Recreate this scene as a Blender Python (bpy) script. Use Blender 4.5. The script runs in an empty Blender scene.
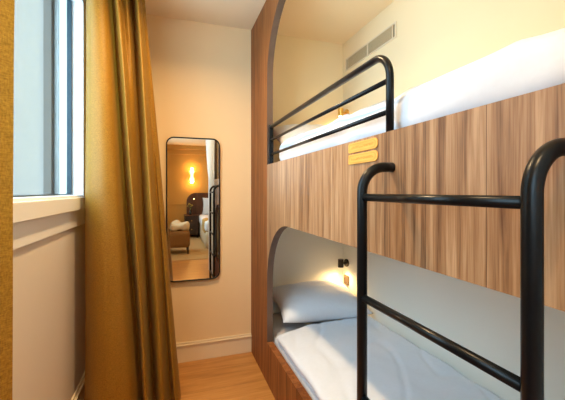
import bpy, bmesh, math, random
from mathutils import Vector, Matrix, noise
random.seed(7)
PI = math.pi
sc = bpy.context.scene
C = sc.collection
H = 2.485            # ceiling height
YB = 2.53            # end wall with the mirror
XW = -0.50           # window wall
XF = 0.588           # front face of the bunk bed
XR = 1.385           # wall at the back of the bunk alcove
YR = -4.5            # far end of the bedroom behind the camera
XE = 3.2
BT = 0.04            # thickness of the bunk's front board
Y0, Y1 = -0.05, 2.078   # bunk openings
YN = -0.50           # near end of the bunk
AR = 0.40            # arch radius

# ------------------------------------------------------------- materials
def mat(name):
    m = bpy.data.materials.new(name); m.use_nodes = True
    return m, m.node_tree.nodes, m.node_tree.links, m.node_tree.nodes['Principled BSDF']

def plain(name, col, rough=0.5, metal=0.0, nscale=0, namt=0.06, bump=0.0, spec=0.5, sheen=0.0, stretch=None):
    m, N, L, P = mat(name)
    P.inputs['Base Color'].default_value = (*col, 1)
    P.inputs['Roughness'].default_value = rough
    P.inputs['Metallic'].default_value = metal
    P.inputs['Specular IOR Level'].default_value = spec
    if sheen: P.inputs['Sheen Weight'].default_value = sheen
    if nscale:
        tc = N.new('ShaderNodeTexCoord'); mp = N.new('ShaderNodeMapping')
        if stretch: mp.inputs['Scale'].default_value = stretch
        n = N.new('ShaderNodeTexNoise'); n.inputs['Scale'].default_value = nscale; n.inputs['Detail'].default_value = 4
        L.new(tc.outputs['Object'], mp.inputs['Vector']); L.new(mp.outputs[0], n.inputs['Vector'])
        r = N.new('ShaderNodeValToRGB')
        r.color_ramp.elements[0].position = .3; r.color_ramp.elements[1].position = .7
        r.color_ramp.elements[0].color = (*[c*(1-namt) for c in col], 1)
        r.color_ramp.elements[1].color = (*[min(1, c*(1+namt)) for c in col], 1)
        L.new(n.outputs['Fac'], r.inputs[0]); L.new(r.outputs[0], P.inputs['Base Color'])
        if bump:
            b = N.new('ShaderNodeBump'); b.inputs['Strength'].default_value = bump; b.inputs['Distance'].default_value = .002
            L.new(n.outputs['Fac'], b.inputs['Height']); L.new(b.outputs[0], P.inputs['Normal'])
    return m

def wood(name, dark, mid, light, plank=0.087, axis='Y', rough=0.42, seam=0.55, grain=(9, 9, 0.55), pvar=0.5, seamw=0.02):
    """planks side by side along `axis`, grain running along the stretched axis"""
    m, N, L, P = mat(name)
    tc = N.new('ShaderNodeTexCoord'); sx = N.new('ShaderNodeSeparateXYZ'); L.new(tc.outputs['Object'], sx.inputs[0])
    dv = N.new('ShaderNodeMath'); dv.operation = 'DIVIDE'; dv.inputs[1].default_value = plank
    L.new(sx.outputs[axis], dv.inputs[0])
    fl = N.new('ShaderNodeMath'); fl.operation = 'FLOOR'; L.new(dv.outputs[0], fl.inputs[0])
    fr = N.new('ShaderNodeMath'); fr.operation = 'FRACT'; L.new(dv.outputs[0], fr.inputs[0])
    wn = N.new('ShaderNodeTexWhiteNoise'); wn.noise_dimensions = '1D'; L.new(fl.outputs[0], wn.inputs['W'])
    # shift the grain per plank
    cb = N.new('ShaderNodeCombineXYZ')
    ml = N.new('ShaderNodeMath'); ml.operation = 'MULTIPLY'; ml.inputs[1].default_value = 13.0; L.new(wn.outputs['Value'], ml.inputs[0])
    for k in range(3): L.new(ml.outputs[0], cb.inputs[k])
    ad = N.new('ShaderNodeVectorMath'); ad.operation = 'ADD'; L.new(tc.outputs['Object'], ad.inputs[0]); L.new(cb.outputs[0], ad.inputs[1])
    mp = N.new('ShaderNodeMapping'); mp.inputs['Scale'].default_value = grain; L.new(ad.outputs[0], mp.inputs['Vector'])
    n1 = N.new('ShaderNodeTexNoise'); n1.inputs['Scale'].default_value = 3.2; n1.inputs['Detail'].default_value = 6; n1.inputs['Roughness'].default_value = .62
    n1.inputs['Distortion'].default_value = .5
    L.new(mp.outputs[0], n1.inputs['Vector'])
    n2 = N.new('ShaderNodeTexNoise'); n2.inputs['Scale'].default_value = 16; n2.inputs['Detail'].default_value = 3
    L.new(mp.outputs[0], n2.inputs['Vector'])
    mx = N.new('ShaderNodeMath'); mx.operation = 'MULTIPLY_ADD'; mx.inputs[1].default_value = .35; L.new(n2.outputs['Fac'], mx.inputs[0]); L.new(n1.outputs['Fac'], mx.inputs[2])
    pv = N.new('ShaderNodeMath'); pv.operation = 'MULTIPLY_ADD'; pv.inputs[1].default_value = pvar*.35; L.new(wn.outputs['Value'], pv.inputs[0]); L.new(mx.outputs[0], pv.inputs[2])
    sb = N.new('ShaderNodeMath'); sb.operation = 'SUBTRACT'; sb.inputs[1].default_value = .175 + pvar*.175; L.new(pv.outputs[0], sb.inputs[0])
    r = N.new('ShaderNodeValToRGB'); e = r.color_ramp.elements
    e[0].position = .3; e[0].color = (*dark, 1); e[1].position = .7; e[1].color = (*light, 1)
    k = e.new(.5); k.color = (*mid, 1)
    L.new(sb.outputs[0], r.inputs[0])
    lt = N.new('ShaderNodeMath'); lt.operation = 'LESS_THAN'; lt.inputs[1].default_value = seamw; L.new(fr.outputs[0], lt.inputs[0])
    sm = N.new('ShaderNodeMath'); sm.operation = 'MULTIPLY'; sm.inputs[1].default_value = seam; L.new(lt.outputs[0], sm.inputs[0])
    mc = N.new('ShaderNodeMix'); mc.data_type = 'RGBA'; mc.inputs['B'].default_value = (*[c*.45 for c in dark], 1)
    L.new(sm.outputs[0], mc.inputs['Factor']); L.new(r.outputs[0], mc.inputs['A']); L.new(mc.outputs['Result'], P.inputs['Base Color'])
    P.inputs['Roughness'].default_value = rough
    b = N.new('ShaderNodeBump'); b.inputs['Strength'].default_value = .12; b.inputs['Distance'].default_value = .001
    L.new(mx.outputs[0], b.inputs['Height']); L.new(b.outputs[0], P.inputs['Normal'])
    return m

def emis(name, col, s):
    m, N, L, P = mat(name)
    P.inputs['Base Color'].default_value = (*col, 1)
    P.inputs['Emission Color'].default_value = (*col, 1); P.inputs['Emission Strength'].default_value = s
    return m

def curtain_mat(name, col, light, trans=0.32):
    m, N, L, P = mat(name)
    tc = N.new('ShaderNodeTexCoord')
    mp = N.new('ShaderNodeMapping'); mp.inputs['Scale'].default_value = (420, 420, 160); L.new(tc.outputs['Object'], mp.inputs['Vector'])
    n = N.new('ShaderNodeTexNoise'); n.inputs['Scale'].default_value = 1.0; n.inputs['Detail'].default_value = 3; L.new(mp.outputs[0], n.inputs['Vector'])
    mp2 = N.new('ShaderNodeMapping'); mp2.inputs['Scale'].default_value = (110, 110, 600); L.new(tc.outputs['Object'], mp2.inputs['Vector'])
    n2 = N.new('ShaderNodeTexNoise'); n2.inputs['Scale'].default_value = 1.0; L.new(mp2.outputs[0], n2.inputs['Vector'])
    a = N.new('ShaderNodeMath'); a.operation = 'ADD'; L.new(n.outputs['Fac'], a.inputs[0]); L.new(n2.outputs['Fac'], a.inputs[1])
    h = N.new('ShaderNodeMath'); h.operation = 'MULTIPLY'; h.inputs[1].default_value = .5; L.new(a.outputs[0], h.inputs[0])
    r = N.new('ShaderNodeValToRGB'); e = r.color_ramp.elements
    e[0].position = .28; e[0].color = (*col, 1); e[1].position = .72; e[1].color = (*light, 1)
    L.new(h.outputs[0], r.inputs[0]); L.new(r.outputs[0], P.inputs['Base Color'])
    P.inputs['Roughness'].default_value = .5; P.inputs['Sheen Weight'].default_value = .12; P.inputs['Sheen Tint'].default_value = (1, .8, .35, 1); P.inputs['Specular IOR Level'].default_value = .35
    b = N.new('ShaderNodeBump'); b.inputs['Strength'].default_value = .5; b.inputs['Distance'].default_value = .002
    L.new(h.outputs[0], b.inputs['Height']); L.new(b.outputs[0], P.inputs['Normal'])
    if trans:
        t = N.new('ShaderNodeBsdfTranslucent'); L.new(r.outputs[0], t.inputs['Color'])
        ms = N.new('ShaderNodeMixShader'); ms.inputs[0].default_value = trans
        L.new(P.outputs[0], ms.inputs[1]); L.new(t.outputs[0], ms.inputs[2])
        L.new(ms.outputs[0], N['Material Output'].inputs['Surface'])
    return m

M = {}
M['wall'] = plain('wall_paint', (.84, .62, .35), .75, nscale=3, namt=.015)
M['wall_plain'] = plain('window_wall_paint', (.72, .65, .55), .7, nscale=3, namt=.015)
M['alcove'] = plain('alcove_lamplit_tone', (.86, .73, .475), .7, nscale=3, namt=.012)  # yellow lamplight of the upper berth is put into this colour
M['alcove_low'] = plain('lower_alcove_daylit_tone', (.82, .79, .69), .65, nscale=3, namt=.012)  # same walls lower down, toned neutral to stand for daylight
M['ceiling'] = plain('ceiling_paint', (.90, .745, .51), .8, nscale=2, namt=.01)
M['trim'] = plain('trim_paint', (.80, .66, .46), .45, nscale=3, namt=.01)
M['pvc'] = plain('window_frame_white', (.88, .90, .90), .35, nscale=5, namt=.01)
M['sill'] = plain('sill_paint', (.86, .86, .82), .4, nscale=4, namt=.01)
M['gasket'] = plain('gasket_blue_black', (.008, .03, .045), .3, nscale=5, namt=.05)
M['walnut'] = wood('walnut_veneer', (.14, .058, .022), (.35, .180, .080), (.53, .32, .17), plank=.165, pvar=.28, grain=(15, 15, .5), seamw=.012, seam=.7)
M['walnut_shaded'] = wood('walnut_shaded_copy', (.13, .035, .007), (.23, .072, .016), (.34, .120, .032), plank=.31, seam=0, rough=.55)  # darker, redder copy of the veneer; shade is put into its colour
M['walnut_shaded'].node_tree.nodes['Principled BSDF'].inputs['Specular IOR Level'].default_value = .3
M['sconce_lit_wall'] = plain('sconce_lit_wall_tone', (.56, .30, .065), .75, nscale=3, namt=.03)  # gold of the sconce glow is put into this wall colour
M['walnut_edge'] = plain('board_edge', (.115, .068, .045), .5, nscale=30, namt=.15, stretch=(1, 1, .1))
M['oak'] = wood('oak_floor', (.36, .15, .035), (.47, .21, .052), (.55, .27, .08), plank=.235, axis='Y', rough=.33, seam=.6, grain=(.7, 8, 8), pvar=.6, seamw=.012)
M['black'] = plain('black_steel', (.004, .006, .008), .30, 0, nscale=40, namt=.1, spec=.28)
M['linen'] = plain('white_linen', (.71, .745, .80), .8, nscale=60, namt=.015, bump=.1, sheen=.2)
M['sheet'] = plain('mattress_cover', (.62, .62, .63), .85, nscale=60, namt=.02, bump=.1)
M['brass'] = plain('brass', (.80, .52, .14), .28, 1.0, nscale=20, namt=.05)
M['bronze'] = plain('dark_bronze', (.045, .028, .016), .35, .6, nscale=20, namt=.05)
M['vent'] = plain('vent_cream', (.74, .64, .46), .5, nscale=10, namt=.01)
M['ventdark'] = plain('vent_slats', (.52, .43, .27), .5, nscale=10, namt=.02)
M['vented'] = plain('vent_inner', (.20, .16, .09), .7, nscale=10, namt=.02)
M['tag'] = plain('light_wood_plaque', (.86, .43, .085), .45, nscale=12, namt=.12, stretch=(8, 1, 8))
M['tagink'] = plain('engraving', (.70, .29, .05), .6, nscale=12, namt=.05)
M['curtain'] = curtain_mat('gold_curtain', (.20, .084, .003), (.55, .275, .030))
M['hem'] = plain('curtain_tape', (.5, .4, .2), .8, nscale=20, namt=.05)
M['white_drape'] = curtain_mat('white_drape', (.72, .78, .82), (.86, .9, .92), .35)
M['headboard'] = wood('dark_headboard', (.05, .016, .006), (.085, .028, .011), (.13, .045, .018), plank=.4, axis='X')
M['nightstand'] = plain('nightstand_dark', (.03, .013, .007), .4, nscale=12, namt=.2, stretch=(1, 1, 6))
M['gold_cloth'] = plain('gold_runner', (.45, .25, .05), .7, nscale=60, namt=.15)
M['beige_cloth'] = plain('beige_valance', (.62, .50, .33), .8, nscale=30, namt=.05)
M['chair_fabric'] = plain('ochre_upholstery', (.22, .10, .02), .8, nscale=60, namt=.12)
M['carpet'] = plain('beige_carpet', (.42, .27, .11), .95, nscale=120, namt=.15)
M['leaf'] = plain('pale_yellow_petals', (.62, .55, .12), .6, nscale=20, namt=.15)
M['stem'] = plain('green_stem', (.10, .18, .04), .6, nscale=20, namt=.15)
M['ceramic'] = plain('dark_ceramic', (.03, .025, .02), .2, nscale=10, namt=.1)
M['facade'] = plain('facade_render', (.145, .125, .104), .8, nscale=2, namt=.03)
M['facade2'] = plain('facade_panel', (.125, .108, .09), .8, nscale=2, namt=.05)
M['facade3'] = plain('facade_beige', (.15, .12, .075), .8, nscale=2, namt=.1)
M['ledge'] = plain('grey_ledge', (.05, .06, .065), .6, nscale=5, namt=.05)
M['socket'] = plain('socket_bronze', (.09, .055, .03), .4, .4, nscale=20, namt=.05)
M['shade'] = emis('sconce_glass', (1, .60, .16), 9)
M['bulb'] = emis('lamp_bulb', (1, .72, .36), 25)
M['lens'] = emis('downlight_lens', (1, .80, .55), 8)

def glass_mat():
    m, N, L, P = mat('window_glass')
    for n in list(N):
        if n.name != 'Material Output': N.remove(n)
    t = N.new('ShaderNodeBsdfTransparent'); t.inputs[0].default_value = (.90, .965, .97, 1)
    g = N.new('ShaderNodeBsdfGlossy'); g.inputs['Roughness'].default_value = .02
    f = N.new('ShaderNodeLayerWeight'); f.inputs['Blend'].default_value = .12
    s = N.new('ShaderNodeMath'); s.operation = 'MULTIPLY'; s.inputs[1].default_value = .35; L.new(f.outputs['Fresnel'], s.inputs[0])
    mx = N.new('ShaderNodeMixShader'); L.new(s.outputs[0], mx.inputs[0]); L.new(t.outputs[0], mx.inputs[1]); L.new(g.outputs[0], mx.inputs[2])
    L.new(mx.outputs[0], N['Material Output'].inputs['Surface'])
    return m
M['glass'] = glass_mat()
def mirror_mat():
    m, N, L, P = mat('mirror_silver')
    P.inputs['Base Color'].default_value = (.84, .79, .69, 1); P.inputs['Metallic'].default_value = 1; P.inputs['Roughness'].default_value = .012
    return m
M['mirror'] = mirror_mat()

# ------------------------------------------------------------- mesh helpers
def obj(name, bm, material, parent=None, smooth=False, bevel=0, seg=2):
    bmesh.ops.recalc_face_normals(bm, faces=bm.faces)
    me = bpy.data.meshes.new(name); bm.to_mesh(me); bm.free()
    for m in (material if isinstance(material, (list, tuple)) else [material]): me.materials.append(m)
    o = bpy.data.objects.new(name, me); C.objects.link(o)
    if parent: 
        o.parent = parent
        # parents are unrotated and children are built in world space
        o.location = -Vector(wloc(parent))
    if smooth:
        for p in me.polygons: p.use_smooth = True
    if bevel:
        b = o.modifiers.new('Bevel', 'BEVEL'); b.width = bevel; b.segments = seg; b.limit_method = 'ANGLE'; b.angle_limit = math.radians(40)
    return o
def wloc(o):
    v = Vector(o.location)
    while o.parent: o = o.parent; v += Vector(o.location)
    return v
def empty(name, loc, label, cat, group=None):
    o = bpy.data.objects.new(name, None); C.objects.link(o); o.location = loc
    o.empty_display_size = .05
    o['label'] = label; o['category'] = cat
    if group: o['group'] = group
    return o
def tag(o, label, cat, group=None, kind=None):
    o['label'] = label; o['category'] = cat
    if group: o['group'] = group
    return o
def struct(name, bm, m, **k):
    o = obj(name, bm, m, **k); o['kind'] = 'structure'; return o
def B(): return bmesh.new()
def box(bm, x0, x1, y0, y1, z0, z1, mi=0):
    vs = [bm.verts.new((x, y, z)) for x in (x0, x1) for y in (y0, y1) for z in (z0, z1)]
    for f in ((0, 1, 3, 2), (4, 6, 7, 5), (0, 4, 5, 1), (2, 3, 7, 6), (0, 2, 6, 4), (1, 5, 7, 3)):
        fc = bm.faces.new([vs[i] for i in f]); fc.material_index = mi
    return bm
def tube(bm, pts, r, n=20, caps=True, rads=None):
    pts = [Vector(p) for p in pts]
    rings = []; prev = None
    for i, p in enumerate(pts):
        t = (pts[min(i+1, len(pts)-1)] - pts[max(i-1, 0)]).normalized()
        if prev is None:
            a = Vector((0, 0, 1)) if abs(t.z) < .9 else Vector((1, 0, 0))
            u = t.cross(a).normalized()
        else: u = (prev - t*prev.dot(t)).normalized()
        prev = u; w = t.cross(u)
        rr = rads[i] if rads else r
        rings.append([bm.verts.new(p + (u*math.cos(2*PI*k/n) + w*math.sin(2*PI*k/n))*rr) for k in range(n)])
    for a, b in zip(rings, rings[1:]):
        for k in range(n): bm.faces.new((a[k], a[(k+1) % n], b[(k+1) % n], b[k]))
    if caps: bm.faces.new(rings[0][::-1]); bm.faces.new(rings[-1])
    return bm
def arc(c, u, v, r, a0, a1, n=10):
    c, u, v = Vector(c), Vector(u), Vector(v)
    return [c + (u*math.cos(a0+(a1-a0)*i/n) + v*math.sin(a0+(a1-a0)*i/n))*r for i in range(n+1)]
def softbox(bm, x0, x1, y0, y1, z0, z1, r, nx, ny, nz, fn=None):
    """rounded dense box; fn(x,y,z)->Vector offset"""
    bb = B(); grid = {}
    def V(i, j, k):
        key = (i, j, k)
        if key not in grid:
            p = Vector((x0+(x1-x0)*i/nx, y0+(y1-y0)*j/ny, z0+(z1-z0)*k/nz))
            q = Vector((min(max(p.x, x0+r), x1-r), min(max(p.y, y0+r), y1-r), min(max(p.z, z0+min(r, (z1-z0)/2)), z1-min(r, (z1-z0)/2))))
            d = p-q
            if d.length > 1e-6:
                m = max(abs(d.x), abs(d.y), abs(d.z)); p = q + d.normalized()*min(m, r)
            if fn: p = p + fn(p)
            grid[key] = bm.verts.new(p)
        return grid[key]
    for i in range(nx):
        for j in range(ny):
            for k in (0, nz): bm.faces.new((V(i, j, k), V(i+1, j, k), V(i+1, j+1, k), V(i, j+1, k)))
    for i in range(nx):
        for k in range(nz):
            for j in (0, ny): bm.faces.new((V(i, j, k), V(i+1, j, k), V(i+1, j, k+1), V(i, j, k+1)))
    for j in range(ny):
        for k in range(nz):
            for i in (0, nx): bm.faces.new((V(i, j, k), V(i, j+1, k), V(i, j+1, k+1), V(i, j, k+1)))
    bb.free()
    return bm
def pillow(bm, lx, ly, th, n=28, seed=0, mtx=None):
    mtx = mtx or Matrix.Identity(4)
    top = {}; bot = {}
    for i in range(n+1):
        for j in range(n+1):
            u, v = -1+2*i/n, -1+2*j/n
            t = ((1-abs(u)**2.6)*(1-abs(v)**2.6))**.55
            px = u*lx/2*(1-.07*(1-v*v)*abs(u)); py = v*ly/2*(1-.09*(1-u*u)*abs(v))
            w = noise.noise(Vector((u*2.2+seed, v*2.2, seed)))*.014*t + noise.noise(Vector((u*6+seed, v*5, seed*2)))*.004*t
            # wrinkles radiating from the corners
            w -= .006*math.sin(10*abs(u*v)*3)*t*abs(u*v)
            a = bm.verts.new(mtx @ Vector((px, py, th*.5*t + w)))
            top[i, j] = a
            bot[i, j] = a if (i in (0, n) or j in (0, n)) else bm.verts.new(mtx @ Vector((px, py, -th*.42*t)))
    for i in range(n):
        for j in range(n):
            bm.faces.new((top[i, j], top[i+1, j], top[i+1, j+1], top[i, j+1]))
            bm.faces.new((bot[i, j], bot[i, j+1], bot[i+1, j+1], bot[i+1, j]))
    return bm
def rrect(w, h, r, n=8, ox=0, oz=0, rl=None):
    """rounded rectangle outline (u,v) counter-clockwise; rl = radius of the left corners"""
    rl = r if rl is None else rl
    out = []
    for (cx, cz, a, q) in ((w/2-r, h/2-r, 0, r), (-w/2+rl, h/2-rl, PI/2, rl), (-w/2+rl, -h/2+rl, PI, rl), (w/2-r, -h/2+r, 1.5*PI, r)):
        for k in range(n+1): out.append((ox+cx+q*math.cos(a+PI/2*k/n), oz+cz+q*math.sin(a+PI/2*k/n)))
    return out
def prism(bm, outline, place, t0, t1):
    a = [bm.verts.new(place(u, v, t0)) for u, v in outline]; b = [bm.verts.new(place(u, v, t1)) for u, v in outline]
    bm.faces.new(a); bm.faces.new(b[::-1]); n = len(a)
    for k in range(n): bm.faces.new((a[k], a[(k+1) % n], b[(k+1) % n], b[k]))
    return bm
def ringprism(bm, outer, inner, place, t0, t1):
    L = [[bm.verts.new(place(u, v, t)) for u, v in o] for o in (outer, inner) for t in (t0, t1)]
    n = len(outer)
    for k in range(n):
        q = (k+1) % n
        bm.faces.new((L[0][k], L[0][q], L[1][q], L[1][k])); bm.faces.new((L[2][k], L[2][q], L[3][q], L[3][k]))
        bm.faces.new((L[0][k], L[0][q], L[2][q], L[2][k])); bm.faces.new((L[1][k], L[1][q], L[3][q], L[3][k]))
    return bm

# ------------------------------------------------------------- the shell
struct('floor', box(B(), XW-.2, XE+.1, YR-.1, YB+.1, -.1, 0), M['oak'])
struct('ceiling', box(B(), XW-.2, XE+.1, YR-.1, YB+.1, H, H+.1), M['ceiling'])
struct('wall_back', box(B(), XW-.2, XF+BT/2, YB, YB+.1, 0, H), M['wall'])
struct('wall_alcove_end', box(B(), XF+BT/2, XR+.1, YB, YB+.1, 1.10, H), M['alcove'])
struct('wall_alcove_end_lower', box(B(), XF+BT/2, XR+.1, YB, YB+.1, 0, 1.10), M['alcove_low'])
struct('wall_right', box(B(), XR, XR+.1, YN, YB, 1.10, H), M['alcove'])
struct('wall_right_lower', box(B(), XR, XR+.1, YN, YB, 0, 1.10), M['alcove_low'])
struct('wall_bunk_foot', box(B(), XF+BT, XR+.1, YN, YN+.1, 0, H), M['alcove'])
struct('wall_partition', box(B(), XR+.1, XE, YN, YN+.1, 0, H), M['sconce_lit_wall'])
struct('wall_rear', box(B(), XW-.2, XE, YR-.1, YR, 0, H), M['sconce_lit_wall'])
struct('wall_side', box(B(), XE, XE+.1, YR, YN+.1, 0, H), M['sconce_lit_wall'])
# window wall: opening from WY0 to WY1, and a second window further back
WY0, WY1, WZ0, WZ1 = -1.2, 2.33, 1.21, 2.40
VY0, VY1, VZ0, VZ1 = -3.7, -1.6, .9, 2.3
w = B(); T0, T1 = XW-.2, XW
box(w, T0, T1, WY1, YB, 0, H)
box(w, T0, T1, WY0, WY1, 0, WZ0-.13); box(w, T0, T1, WY0, WY1, WZ1, H)
box(w, T0, T1, VY1, WY0, 0, H); box(w, T0, T1, VY0, VY1, 0, VZ0); box(w, T0, T1, VY0, VY1, VZ1, H); box(w, T0, T1, YR, VY0, 0, H)
struct('wall_left', w, M['wall_plain'])

# sill: upper board and lower moulding
s = B(); box(s, XW-.2, XW+.035, WY0-.02, WY1+.03, 1.137, 1.205)
struct('trim_1', s, M['sill'], bevel=.004)
s = B(); box(s, XW-.19, XW+.012, WY0-.02, WY1+.03, 1.045, 1.137)
struct('trim_2', s, M['sill'], bevel=.003)

def window(name, y0, y1, z0, z1, split, x1=-.005):
    fw = B(); X0, X1 = XW-.10, XW+x1
    fr = .07
    box(fw, X0, X1, y0, y0+fr, z0, z1); box(fw, X0, X1, y1-fr, y1, z0, z1)
    box(fw, X0, X1, y0+fr, y1-fr, z0, z0+.012); box(fw, X0, X1, y0+fr, y1-fr, z1-fr, z1)
    for q in split: box(fw, X0, X1, q-.05, q+.05, z0+.012, z1-fr)
    root = struct(name, fw, M['pvc'], bevel=.004)
    edges = [y0+fr] + [v for q in split for v in (q-.05, q+.05)] + [y1-fr]
    for a, b in zip(edges[0::2], edges[1::2]):
        g = B()
        box(g, X0+.038, X0+.062, a, a+.012, z0+.012, z1-fr); box(g, X0+.038, X0+.062, b-.012, b, z0+.012, z1-fr)
        box(g, X0+.038, X0+.062, a+.012, b-.012, z0+.012, z0+.019)
        gk = obj('gasket', g, M['gasket'], root)
        obj('pane', box(B(), X0+.047, X0+.053, a+.012, b-.012, z0+.019, z1-fr), M['glass'], root)
    return root
window('window_1', WY0, WY1-.06, 1.205, WZ1, [], .020)
window('window_2', VY0, VY1, VZ0, VZ1, [-2.65])
# jamb of the first window, white lining
struct('trim_3', box(B(), XW-.10, XW+.002, WY1-.06, WY1, 1.205, WZ1), M['pvc'])
rv = B(); box(rv, XW-.20, XW-.10, WY1-.06, WY1, 1.205, WZ1); box(rv, XW-.128, XW-.120, WY1-.085, WY1-.06, 1.205, WZ1); box(rv, XW-.165, XW-.15, WY1-.10, WY1-.06, 1.205, WZ1)
struct('trim_6', rv, M['facade'])

# baseboards
bb = B(); box(bb, XW, XF, YB-.014, YB, 0, .118); box(bb, XW, XF, YB-.022, YB, .118, .128); box(bb, XW, XF, YB-.011, YB, .128, .142)
struct('baseboard_back', bb, M['trim'], bevel=.002)
bb = B(); box(bb, XW, XW+.014, YR, YB-.022, 0, .118); box(bb, XW, XW+.022, YR, YB-.022, .118, .128); box(bb, XW, XW+.011, YR, YB-.022, .128, .142)
struct('baseboard_left', bb, M['trim'], bevel=.002)
bb = B(); box(bb, XW+.022, XE, YR, YR+.014, 0, .13)
struct('baseboard_rear', bb, M['trim'], bevel=.002)
cr = B(); box(cr, XW, XE, YR, YR+.09, H-.12, H); box(cr, XW, XE, YR, YR+.05, H-.25, H-.12)
struct('trim_4', cr, M['sconce_lit_wall'], bevel=.008)
struct('trim_5', box(B(), XW, XE, YR, YR+.02, .86, .90), M['sconce_lit_wall'], bevel=.004)

# ------------------------------------------------------------- outside the window
fa = B()
box(fa, -5.0, -1.95, 3.1, 9, -3, 5)
struct('wall_facade', fa, M['facade'])
fp = empty('shutter', (-1.9, 4.2, .0), 'pale grey folding shutter outside beyond the window glass', 'shutter')
for a, b_, x, mm in ((3.12, 4.05, -1.84, 'facade'), (4.07, 4.62, -1.88, 'facade2'), (4.62, 4.74, -1.80, 'facade3'), (4.76, 6.1, -1.84, 'facade'), (6.2, 6.5, -1.90, 'facade2'), (6.55, 8.2, -1.84, 'facade')):
    obj('panel', box(B(), -1.945, x, a, b_, -2, 4.5), M[mm], fp, bevel=.01)
obj('ledge', box(B(), -1.90, -1.70, 3.9, 4.60, 2.13, 2.155), M['ledge'], fp)

# ------------------------------------------------------------- bunk bed
bunk = empty('bunk_bed', (XF, 1.2, 0), 'built-in walnut bunk bed with arched openings and black ladder', 'bunk bed')
def arch_z(y, zc):
    """underside height of an arched opening at y"""
    for c, s in ((Y1-AR, 1), (Y0+AR, -1)):
        d = (y-c)*s
        if d > 0: return zc + math.sqrt(max(0, AR*AR-d*d))
    return zc + AR
ys = []
for k in range(25): ys.append(Y1-AR+AR*math.sin(PI/2*k/24))
ys = sorted(set([round(v, 5) for v in ys] + [round(Y0+Y1-v, 5) for v in ys]))
def band(zb, zt, name, mats):
    bm = B(); rows = []
    for y in ys:
        a, b = (zb(y) if callable(zb) else zb), (zt(y) if callable(zt) else zt)
        rows.append([bm.verts.new((x, y, z)) for x, z in ((XF, a), (XF, b), (XF+BT, b), (XF+BT, a))])
    for p, q in zip(rows, rows[1:]):
        for k in range(4):
            f = bm.faces.new((p[k], q[k], q[(k+1) % 4], p[(k+1) % 4]))
            f.material_index = 1 if k == 3 else 0
    for r in (rows[0], rows[-1]): bm.faces.new(r)
    return obj(name, bm, mats, bunk)
WE = [M['walnut'], M['walnut_edge']]
band(lambda y: arch_z(y, .65), 1.41, 'guard_panel', WE)
band(lambda y: arch_z(y, 1.965), H-.002, 'fascia', [M['walnut_shaded'], M['walnut_edge']])
band(.0, .262, 'plinth', [M['walnut_shaded'], M['walnut_shaded']])
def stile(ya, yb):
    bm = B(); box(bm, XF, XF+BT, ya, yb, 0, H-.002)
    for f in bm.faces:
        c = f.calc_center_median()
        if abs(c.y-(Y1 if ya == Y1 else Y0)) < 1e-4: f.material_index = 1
    return obj('side_panel', bm, [M['walnut_shaded'], M['walnut_edge']], bunk)
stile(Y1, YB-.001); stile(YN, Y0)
# decks carrying the mattresses
obj('deck', box(B(), XF+BT, XR, YN+.1, YB, 1.09, 1.295), M['alcove_low'], bunk)
obj('deck', box(B(), XF+BT, XR, YN+.1, YB, 0, .12), M['walnut'], bunk)

# guard rail
rail = obj('guard_rail', tube(B(), [(XF+.02, Y1-.022, 1.650)] + [(XF+.02, .828+.075, 1.650)] +
       arc((XF+.02, .828+.075, 1.650-.075), (0, 0, 1), (0, -1, 0), .075, 0, PI/2, 12)[1:] + [(XF+.02, .828, 1.405)], .0115), M['black'], bunk, smooth=True)
rail['label'] = 'black steel tube guard rail'
for z in (1.566, 1.474): obj('rod', tube(B(), [(XF+.02, Y1-.022, z), (XF+.02, .828, z)], .0078), M['black'], rail, smooth=True)
obj('end_post', box(B(), XF+.006, XF+.034, Y1-.034, Y1-.001, 1.40, 1.664), M['black'], rail, bevel=.003)
# ladder
LX, LA, LB = .491, .341, .790
ladder = obj('ladder', tube(B(), [(XF+.001, LB, 1.306), (LX+.07, LB, 1.306)] + arc((LX+.07, LB, 1.306-.07), (0, 0, 1), (-1, 0, 0), .07, 0, PI/2, 12)[1:] + [(LX, LB, .0)], .0138, 24), M['black'], bunk, smooth=True)
ladder['label'] = 'black steel ladder with bent over tops'
obj('stile', tube(B(), [(XF+.001, LA, 1.306), (LX+.07, LA, 1.306)] + arc((LX+.07, LA, 1.306-.07), (0, 0, 1), (-1, 0, 0), .07, 0, PI/2, 12)[1:] + [(LX, LA, .0)], .0138, 24), M['black'], ladder, smooth=True)
for z in (1.223, .953, .683, .413, .143):
    obj('rung', tube(B(), [(LX, LA+.012, z), (LX, LB-.012, z)], .0100), M['black'], ladder, smooth=True)
# plaques
def plaque(yc, zc, w, h):
    pl = lambda u, v, t: Vector((XF-t, yc-u, zc+v))
    o = obj('plaque', prism(B(), rrect(w, h, h*.48, 8, rl=.006), pl, 0, .004), M['tag'], bunk, bevel=.001)
    o['label'] = 'light wood engraved plaque'
    g = B(); random.seed(int(zc*1000)); u = -w/2+.022
    while u < w/2-.026:      # row of tiny engraved letters
        L_ = random.uniform(.003, .0055)
        k = random.randint(0, 2)
        box(g, XF-.0046, XF-.0038, yc-u-.0011, yc-u, zc-.0035, zc+(.0035 if k else .001))
        if k != 1: box(g, XF-.0046, XF-.0038, yc-u-L_, yc-u, zc-.0035, zc-.0022)
        if k != 0: box(g, XF-.0046, XF-.0038, yc-u-L_, yc-u, zc+.0015, zc+.0028)
        u += L_+.0028
    obj('engraving', g, M['tagink'], o)
    rim = [(a*.90, b*.70) for a, b in rrect(w, h, h*.48, 8, rl=.006)]
    rim2 = [(a*.885, b*.63) for a, b in rrect(w, h, h*.48, 8, rl=.006)]
    obj('border', ringprism(B(), rim, rim2, pl, .0036, .0045), M['tagink'], o)
plaque(.942, 1.3855, .172, .033)
plaque(.942, 1.3470, .172, .033)

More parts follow.
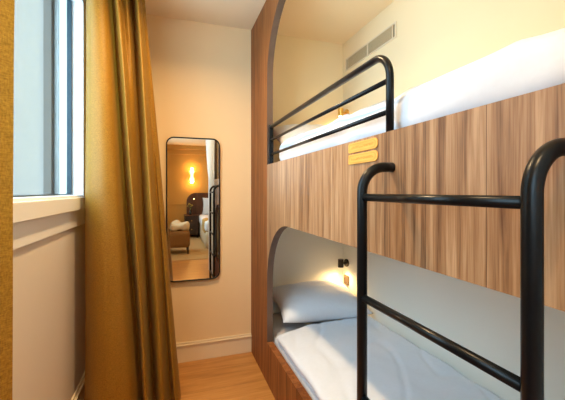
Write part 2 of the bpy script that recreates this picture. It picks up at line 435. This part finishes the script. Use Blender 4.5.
# ------------------------------------------------------------- bedding
def wr(seed, amp, zlo):
    def f(p):
        k = min(1, max(0, (p.z-zlo)/.05))
        a = noise.noise(Vector((p.x*3+seed, p.y*2.2, seed)))*amp + noise.noise(Vector((p.x*9+p.y*5+seed, p.y*4-p.x*3, seed)))*amp*.35
        b = abs(noise.noise(Vector((p.x*4-p.y*3.2+seed*2, p.y*1.3+p.x*2, seed))))
        return Vector((noise.noise(Vector((p.z*9+p.y*4, p.y*2.5, seed)))*amp*.9*(1 if amp > .022 and p.x < 1.2 else .3), 0, (a - amp*.5*(1-min(1, b*7)))*k))
    return f
m1 = obj('mattress', softbox(B(), XF+BT+.012, XR-.006, -.03, YB-.008, .12, .288, .04, 20, 50, 6), M['sheet'], smooth=True)
tag(m1, 'grey-white mattress of the lower bunk, under the duvet', 'mattress')
m2 = obj('mattress', softbox(B(), XF+BT+.012, XR-.006, -.03, YB-.008, 1.30, 1.398, .03, 20, 50, 6), M['linen'], smooth=True)
tag(m2, 'white mattress of the upper bunk behind the guard panel', 'mattress')
def duvet_low(p):
    v = wr(3.1, .020, .3)(p)
    # corner turned back near the pillow, gentle crown in the middle
    v.z += .018*math.sin(PI*min(1, max(0, (p.x-.64)/.73))) if p.z > .31 else 0
    if p.y > 1.6 and p.z > .29: v.y += .10*((p.x-.64)/.74)
    return v
d1 = obj('duvet', softbox(B(), XF+BT+.003, XR-.012, -.02, 2.025, .292, .338, .022, 60, 150, 3, duvet_low), M['linen'], smooth=True)
tag(d1, 'white duvet spread over the lower bunk mattress', 'duvet')
def duvet_up(p):
    v = wr(8.7, .024, 1.47)(p)
    if p.z > 1.5: v.z += .036*math.sin(PI*min(1, max(0, (p.x-.64)/.73)))
    return v
d2 = obj('duvet', softbox(B(), XF+BT+.006, XR-.012, -.02, 2.02, 1.402, 1.550, .055, 60, 150, 6, duvet_up), M['linen'], smooth=True)
tag(d2, 'white duvet on the upper bunk, bulging above the panel', 'duvet')
mt = Matrix.Translation((1.035, 2.285, .420)) @ Matrix.Rotation(math.radians(9), 4, 'X') @ Matrix.Rotation(math.radians(-3), 4, 'Z')
p1 = obj('pillow', pillow(B(), .66, .50, .21, 36, 1, mt), M['linen'], smooth=True)
tag(p1, 'white pillow on the lower bunk under the dark reading lamp', 'pillow')
mt = Matrix.Translation((1.01, 2.26, 1.625)) @ Matrix.Rotation(math.radians(24), 4, 'X')
p2 = obj('pillow', pillow(B(), .66, .46, .17, 36, 5, mt), M['linen'], smooth=True)
tag(p2, 'white pillow on the upper bunk seen through the guard rail', 'pillow')

# ------------------------------------------------------------- reading lamps, socket, vent
def reading_lamp(y, z, mm, label, power):
    t = empty('reading_lamp', (XR, y, z), label, 'wall lamp')
    obj('wall_plate', tube(B(), [(XR-.0005, y, z), (XR-.014, y, z)], .032, 28), mm, t, smooth=False, bevel=.002)
    obj('arm', tube(B(), [(XR-.014, y, z), (XR-.045, y, z)], .008, 12), mm, t, smooth=True)
    hd = tube(B(), [(XR-.060, y, z+.034), (XR-.060, y, z-.032)], .023, 24, caps=False)
    c = [v for v in hd.verts if v.co.z > z+.03]
    bmesh.ops.contextual_create(hd, geom=c)
    head = obj('lamp_head', hd, mm, t, smooth=False, bevel=.002)
    obj('bulb', tube(B(), [(XR-.060, y, z-.018), (XR-.060, y, z-.033)], .016, 16), M['bulb'], t)
    ld = bpy.data.lights.new('reading_glow', 'SPOT'); ld.energy = power; ld.color = (1, .62, .26); ld.spot_size = math.radians(160); ld.spot_blend = .8; ld.shadow_soft_size = .03
    lo = bpy.data.objects.new('reading_glow', ld); C.objects.link(lo); lo.parent = t; lo.location = (-.062, 0, -.045)
    lo.rotation_euler = (math.radians(-14), math.radians(14), 0)
    return t
reading_lamp(2.455, .645, M['bronze'], 'small dark bronze wall reading lamp above the lower bunk pillow', 9.0)
reading_lamp(2.455, 1.885, M['brass'], 'small brass wall reading lamp above the upper bunk pillow', 4.5)
so = empty('power_socket', (XR, 2.462, .50), 'dark square power socket on alcove wall below the reading lamp', 'socket')
obj('face_plate', prism(B(), rrect(.078, .078, .004), lambda u, v, t: Vector((XR-t, 2.462-u, .502+v)), 0, .008), M['socket'], so, bevel=.001)
obj('socket_well', ringprism(B(), rrect(.046, .046, .022), rrect(.040, .040, .019), lambda u, v, t: Vector((XR-t, 2.462-u, .502+v)), .007, .0095), M['bronze'], so)

vt = empty('air_vent', (XR, 2.145, 2.287), 'cream slatted air vent high on the alcove wall', 'air vent')
VY = (1.83, 2.46); VZ = (2.245, 2.329)
pl = lambda u, v, t: Vector((XR-t, 2.145+u, 2.287+v))
f = ringprism(B(), rrect(.63+.03, .084+.02, .002, 1), rrect(.63, .084, .002, 1), pl, 0, .006)
obj('frame', f, M['vent'], vt)
obj('backing', box(B(), XR-.002, XR-.0005, VY[0], VY[1], *VZ), M['vented'], vt)
for a, b_ in ((1.858, 2.137), (2.153, 2.432)):
    g = B(); n = 9
    for k in range(n):
        z = VZ[0]+.005+(VZ[1]-VZ[0]-.010)*k/(n-1)
        box(g, XR-.0055, XR-.002, a, b_, z-.0028, z+.0028)
    m_ = 22
    for k in range(m_): y = a+(b_-a)*k/(m_-1); box(g, XR-.0048, XR-.002, y-.0012, y+.0012, *VZ)
    obj('grille', g, M['ventdark'], vt)
for a, b_ in ((2.137, 2.153), (1.848, 1.858), (2.432, 2.442)):
    obj('divider', box(B(), XR-.006, XR-.002, a, b_, *VZ), M['vent'], vt)

# ------------------------------------------------------------- mirror
mx0, mx1, mz0, mz1 = -.034, .346, .588, 1.628
mc = ((mx0+mx1)/2, (mz0+mz1)/2)
mir = empty('wall_mirror', (mc[0], YB, mc[1]), 'tall wall mirror with rounded corners and thin black frame', 'mirror')
pl = lambda u, v, t: Vector((mc[0]+u, YB-t, mc[1]+v))
W_, H_ = mx1-mx0, mz1-mz0
obj('frame', ringprism(B(), rrect(W_, H_, .055, 12), rrect(W_-.018, H_-.018, .046, 12), pl, 0, .026), M['black'], mir, bevel=.0015)
mg = obj('mirror_glass', prism(B(), rrect(W_-.018, H_-.018, .046, 12), pl, .008, .020), M['mirror'], mir)
mir.rotation_euler = (0, 0, math.radians(-.3)); mir.location.y -= .0012

# ------------------------------------------------------------- curtains
F_, CX, TH = 334.0, 282.5, math.atan(111.5/334)
def xat(px, y): return y*math.tan(math.atan((px-CX)/F_)+TH)
def spline(ctrl, t):
    n = len(ctrl)-1; s = t*n; i = min(int(s), n-1); f = s-i
    p0, p1, p2, p3 = (ctrl[max(0, i-1)], ctrl[i], ctrl[i+1], ctrl[min(n, i+2)])
    return tuple(.5*((2*b)+(-a+c)*f+(2*a-5*b+4*c-d)*f*f+(-a+3*b-3*c+d)*f**3) for a, b, c, d in zip(p0, p1, p2, p3))
def cloth(name, top, bot, material, z0=.012, z1=2.44, nu=260, nv=90, thick=.003, seed=0, amp=.010, parent=None, mid=None):
    bm = B(); g = []
    for j in range(nv+1):
        t = j/nv; z = z1+(z0-z1)*t; row = []
        k = t**.95
        for i in range(nu+1):
            u = i/nu
            a, b = spline(top, u), spline(bot, u)
            x, y = a[0]+(b[0]-a[0])*k, a[1]+(b[1]-a[1])*k
            q = noise.noise(Vector((u*7+seed, z*1.1, seed)))*amp + noise.noise(Vector((u*22+seed, z*.8, seed+4)))*amp*.35
            q2 = noise.noise(Vector((x*12+seed, z*5, seed+9)))*amp*.35
            row.append(bm.verts.new((x+q*.5, y+q+q2, z)))
        g.append(row)
    for a, b in zip(g, g[1:]):
        for i in range(nu): bm.faces.new((a[i], a[i+1], b[i+1], b[i]))
    return obj(name, bm, material, parent, smooth=True)
def P_(px, y): return (xat(px, y), y)
top = [P_(87, 2.10), P_(90, 2.02), P_(98, 2.00), P_(105, 2.04), P_(109, 2.18), P_(111, 2.19), P_(113, 2.02), P_(117, 2.02), P_(121, 2.09), P_(126, 2.06), P_(130, 2.16), P_(132, 2.20), P_(135, 2.06), P_(138.5, 2.08), P_(141, 2.15), P_(144, 2.17),
       (-.20, 2.27), (-.28, 2.20), (-.33, 2.33), (-.38, 2.25), (-.45, 2.36)]
bot = [P_(84, 2.06), P_(90, 1.95), P_(108, 1.88), P_(128, 1.90), P_(137, 1.96), P_(141, 2.08), P_(143, 2.08), P_(146, 1.91), P_(150, 1.94), P_(152.5, 2.12), P_(155, 2.13), P_(159, 1.96), P_(165, 1.95), P_(171, 2.09), P_(176, 2.0), P_(181, 2.10),
       (.02, 2.24), (-.10, 2.20), (-.18, 2.32), (-.30, 2.24), (-.44, 2.36)]
c1 = empty('curtain', (-.3, 2.1, 0), 'long mustard gold curtain gathered between the window and the mirror', 'curtain')
obj_c1 = cloth('fabric', top, bot, M['curtain'], parent=c1, seed=2)
# nearest curtain at the left edge of the view: pleated along the window wall
def pleats(y0, y1, x, a, n, ph=0):
    out = []
    for k in range(n*4+1):
        t = k/(n*4); out.append((x+a*math.sin(PI*k/2+ph), y0+(y1-y0)*t))
    return out
c2 = empty('curtain', (-.3, .4, 0), 'mustard gold curtain at the left edge, nearest the camera', 'curtain')
cloth('fabric', pleats(.66, -.10, -.268, .030, 7, PI/2), pleats(.66, -.10, -.280, .030, 7, PI/2), M['curtain'], nu=200, parent=c2, seed=11, amp=.006)
tr = empty('curtain_track', (-.40, 1.1, 2.46), 'white ceiling track that carries the gold curtains', 'curtain track')
obj('rail', box(B(), -.42, -.30, -.3, 2.42, H-.025, H-.001), M['pvc'], tr, bevel=.003)

# ------------------------------------------------------------- the bedroom reflected in the mirror
dr = empty('drape', (.55, -.5, 0), 'white drape drawn aside over the near end of the bunk front', 'curtain')
bm = B(); rows = []
for j in range(61):
    z = .02+2.42*j/60; k = max(0, (z-1.45)/1.0)
    ya = -.34-.85*k**.8; row = []
    for i in range(101):
        u = i/100; row.append(bm.verts.new((.540+.016*math.sin(u*PI*13)+.012*noise.noise(Vector((u*5, z, 2))), ya+(.30-ya)*u, z)))
    rows.append(row)
for a, b_ in zip(rows, rows[1:]):
    for i in range(100): bm.faces.new((a[i], a[i+1], b_[i+1], b_[i]))
o = obj('fabric', bm, M['white_drape'], dr, smooth=True)

struct('floor_carpet', box(B(), XW+.03, XE-.02, YR+.02, -1.2, .0, .008), M['carpet'])

bed = empty('double_bed', (1.6, -3.2, 0), 'double bed with white bedding and gold runner against the rear wall', 'bed')
bx0, bx1, by0, by1 = .64, 2.3, YR+.07, -2.25
obj('base', softbox(B(), bx0+.02, bx1-.02, by0, by1-.01, .01, .36, .02, 6, 6, 4), M['beige_cloth'], bed, smooth=True)
obj('mattress', softbox(B(), bx0, bx1, by0+.01, by1, .36, .60, .07, 20, 24, 6, wr(5, .01, .5)), M['linen'], bed, smooth=True)
obj('runner', softbox(B(), bx0-.012, bx1+.012, by1-.75, by1-.15, .30, .615, .06, 20, 12, 6, wr(6, .008, .5)), M['gold_cloth'], bed, smooth=True)
hb = [(0.42, .35)] 
out = [(.33, 0), (2.7, 0), (2.7, 1.19)]
for k in range(13): a = PI/2+PI/2*k/12; out.append((.33+.25+.25*math.cos(a), .94+.25*math.sin(a)))
obj('headboard', prism(B(), out, lambda u, v, t: Vector((u, YR+t, v)), .001, .06), M['headboard'], bed, bevel=.004)
for k, x in enumerate((1.12, 1.92)):
    mt = Matrix.Translation((x, YR+.30, .83)) @ Matrix.Rotation(math.radians(68), 4, 'X')
    o = obj('pillow', pillow(B(), .78, .5, .18, 20, 10+k, mt), M['linen'], smooth=True)
    tag(o, ('large white pillow propped on the double bed beside the nightstand', 'large white pillow propped on the far half of the double bed')[k], 'pillow', 'pillows on the double bed')

ns = empty('nightstand', (.48, YR+.3, 0), 'dark wood nightstand beside the double bed', 'nightstand')
nx0, nx1, ny0, ny1 = .27, .62, YR+.065, YR+.46
obj('body', box(B(), nx0, nx1, ny0, ny1, .10, .58), M['nightstand'], ns, bevel=.004)
obj('top', box(B(), nx0-.012, nx1+.012, ny0, ny1+.015, .58, .605), M['headboard'], ns, bevel=.003)
for z in (.125, .355):
    d = obj('drawer', box(B(), nx0+.015, nx1-.015, ny1, ny1+.014, z, z+.21), M['nightstand'], ns, bevel=.002)
    obj('knob', tube(B(), [((nx0+nx1)/2, ny1+.014, z+.11), ((nx0+nx1)/2, ny1+.034, z+.11)], .011, 12), M['brass'], d, smooth=True)
for x in (nx0+.03, nx1-.03):
    for y in (ny0+.03, ny1-.03): obj('leg', tube(B(), [(x, y, .008), (x, y, .10)], .013, 10, rads=[.010, .015]), M['nightstand'], ns, smooth=True)

va = empty('flower_vase', (.42, YR+.27, .605), 'small vase of pale yellow flowers on the nightstand', 'vase')
prof = [(0.028, 0), (.04, .02), (.045, .06), (.03, .10), (.02, .125), (.026, .14)]
bm = B(); tube(bm, [(.42, YR+.27, .606+h) for r, h in prof], 0, 20, rads=[r for r, h in prof]); obj('vase', bm, M['ceramic'], va, smooth=True)
for k in range(9):
    random.seed(k+50)
    a = 2*PI*k/9; r = .03+.05*random.random(); z = .82+.08*random.random()
    tip = Vector((.42+r*math.cos(a), YR+.27+r*math.sin(a), z))
    obj('stem', tube(B(), [(.42, YR+.27, .74), ((tip.x+.42)/2, (tip.y+YR+.27)/2, (z+.74)/2+.01), tip], .002, 6), M['stem'], va)
    bm = B()
    for q in range(7):
        b2 = 2*PI*q/7; c_ = tip
        v = [bm.verts.new(c_), bm.verts.new(c_+Vector((.018*math.cos(b2-.35), .018*math.sin(b2-.35), .014))), bm.verts.new(c_+Vector((.03*math.cos(b2), .03*math.sin(b2), .018))), bm.verts.new(c_+Vector((.018*math.cos(b2+.35), .018*math.sin(b2+.35), .014)))]
        bm.faces.new(v)
    bmesh.ops.solidify(bm, geom=bm.faces[:], thickness=.002)
    obj('blossom', bm, M['leaf'], va)

def small_lamp(x, z):
    t = empty('bedside_spotlight', (x, YR+.06, z), 'small lit bedside spotlight on the dark headboard', 'wall lamp')
    obj('wall_plate', tube(B(), [(x, YR+.0605, z), (x, YR+.07, z)], .028, 20), M['bronze'], t)
    obj('arm', tube(B(), [(x, YR+.07, z), (x, YR+.12, z)], .007, 10), M['bronze'], t, smooth=True)
    obj('lamp_head', tube(B(), [(x, YR+.13, z+.03), (x, YR+.13, z-.03)], .02, 16), M['bronze'], t)
    obj('bulb', tube(B(), [(x, YR+.13, z-.031), (x, YR+.13, z-.04)], .015, 16), M['bulb'], t)
small_lamp(.52, 1.06)

# sconce: two half-cones of glass, lit up and down
sx, sz = .47, 1.66
scn = empty('wall_sconce', (sx, YR, sz), 'glowing golden wall sconce reflected in the mirror', 'wall lamp')
obj('wall_plate', box(B(), sx-.035, sx+.035, YR, YR+.02, sz-.06, sz+.06), M['brass'], scn, bevel=.004)
bm = B(); tube(bm, [(sx, YR+.075, sz+h) for h in (-.13, -.02, .02, .13)], 0, 24, caps=False, rads=[.07, .035, .035, .07])
o = obj('lamp_shade', bm, M['shade'], scn, smooth=True); o.modifiers.new('Solidify', 'SOLIDIFY').thickness = .003
def plight(name, loc, e, col, size=.03, parent=None, kind='POINT'):
    ld = bpy.data.lights.new(name, kind); ld.energy = e; ld.color = col; ld.shadow_soft_size = size
    lo = bpy.data.objects.new(name, ld); C.objects.link(lo)
    lo.location = loc
    if parent: lo.parent = parent; lo.location = Vector(loc)-Vector(parent.location)
    return lo
for dz in (.17, -.17): plight('sconce_glow', (sx, YR+.09, sz+dz), 9, (1, .60, .20), .04, scn)

ac = empty('armchair', (.15, -1.95, 0), 'low ochre armchair under a beige throw, reflected in the mirror', 'armchair')
obj('seat', softbox(B(), -.15, .31, -2.30, -1.72, .14, .46, .05, 12, 12, 6), M['chair_fabric'], ac, smooth=True)
obj('backrest', softbox(B(), -.25, -.13, -2.30, -1.72, .14, .78, .05, 6, 12, 10), M['chair_fabric'], ac, smooth=True)
for x in (-.2, .27):
    for y in (-2.25, -1.77): obj('leg', tube(B(), [(x, y, .008), (x, y, .15)], .016, 10), M['nightstand'], ac, smooth=True)
def throwfn(p):
    return Vector((noise.noise(p*9)*.02, noise.noise(p*8+Vector((3, 1, 4)))*.02, max(-.01, noise.noise(p*7)*.07)))
o = obj('throw_blanket', softbox(B(), -.06, .30, -2.2, -1.76, .462, .60, .06, 26, 26, 10, throwfn), M['beige_cloth'], smooth=True)
tag(o, 'crumpled beige throw lying on the ochre armchair', 'blanket')

# ceiling downlights, added out of view for warm light
def downlight(x, y, e, label, spread=150, col=(1, .67, .34)):
    t = empty('added_downlight', (x, y, H), label, 'ceiling light', 'added ceiling downlights')
    obj('trim_ring', ringprism(B(), rrect(.11, .11, .055, 8), rrect(.08, .08, .04, 8), lambda u, v, q: Vector((x+u, y+v, H-q)), .0005, .006), M['pvc'], t)
    obj('lens', prism(B(), rrect(.08, .08, .04, 8), lambda u, v, q: Vector((x+u, y+v, H-q)), .001, .003), M['lens'], t)
    ld = bpy.data.lights.new('added_downlight_glow', 'AREA'); ld.shape = 'DISK'; ld.size = .09; ld.energy = e; ld.color = col; ld.spread = math.radians(spread)
    lo = bpy.data.objects.new('added_downlight_glow', ld); C.objects.link(lo); lo.parent = t; lo.location = (0, 0, -.012)
    return t
downlight(.02, 1.50, 21, 'added recessed ceiling downlight above the passage near the mirror')
downlight(.02, .0, 10, 'added recessed ceiling downlight above the passage beside the ladder')
downlight(.9, -1.7, 7, 'added recessed ceiling downlight above the open bedroom floor', col=(1, .58, .22))
downlight(1.5, -3.2, 9, 'added recessed ceiling downlight above the double bed', col=(1, .58, .22))
# added strip light hidden by the fascia, brightens the upper berth
obj('added_led_profile', box(B(), XF+BT, XF+BT+.014, .1, 1.6, 2.43, 2.45), M['pvc'], bunk)
ld = bpy.data.lights.new('added_led_glow', 'AREA'); ld.shape = 'RECTANGLE'; ld.size = .012; ld.size_y = 1.5; ld.energy = 2.4; ld.color = (1, .60, .22)
lo = bpy.data.objects.new('added_led_glow', ld); C.objects.link(lo); lo.parent = bunk; lo.location = (BT+.018, .85-1.2, 2.44); lo.rotation_euler = (0, -PI/2, 0)

# ------------------------------------------------------------- daylight
wd = bpy.data.worlds.new('sky'); sc.world = wd; wd.use_nodes = True
bg = wd.node_tree.nodes['Background']
bg.inputs[0].default_value = (.62, .81, 1.0, 1); bg.inputs[1].default_value = 8.0
def portal(y0, y1, z0, z1):
    ld = bpy.data.lights.new('window_portal', 'AREA'); ld.shape = 'RECTANGLE'; ld.size = z1-z0; ld.size_y = y1-y0
    lo = bpy.data.objects.new('window_portal', ld); C.objects.link(lo)
    lo.location = (XW-.12, (y0+y1)/2, (z0+z1)/2); lo.rotation_euler = (0, -PI/2, 0)
    ld.cycles.is_portal = True
portal(WY0, WY1, WZ0, WZ1); portal(VY0, VY1, VZ0, VZ1)

# ------------------------------------------------------------- camera
cd = bpy.data.cameras.new('camera'); cd.sensor_width = 36; cd.lens = 334/565*36; cd.shift_y = -9/565; cd.clip_start = .02
cam = bpy.data.objects.new('camera', cd); C.objects.link(cam)
cam.location = (0, 0, 1.24); cam.rotation_euler = (PI/2, 0, -TH)
sc.camera = cam
vs = sc.view_settings
vs.view_transform = 'Standard'; vs.look = 'None'; vs.gamma = 1; vs.use_curve_mapping = False; vs.exposure = 0.04
sc.cycles.max_bounces = 10; sc.cycles.diffuse_bounces = 6; sc.cycles.sample_clamp_indirect = 6
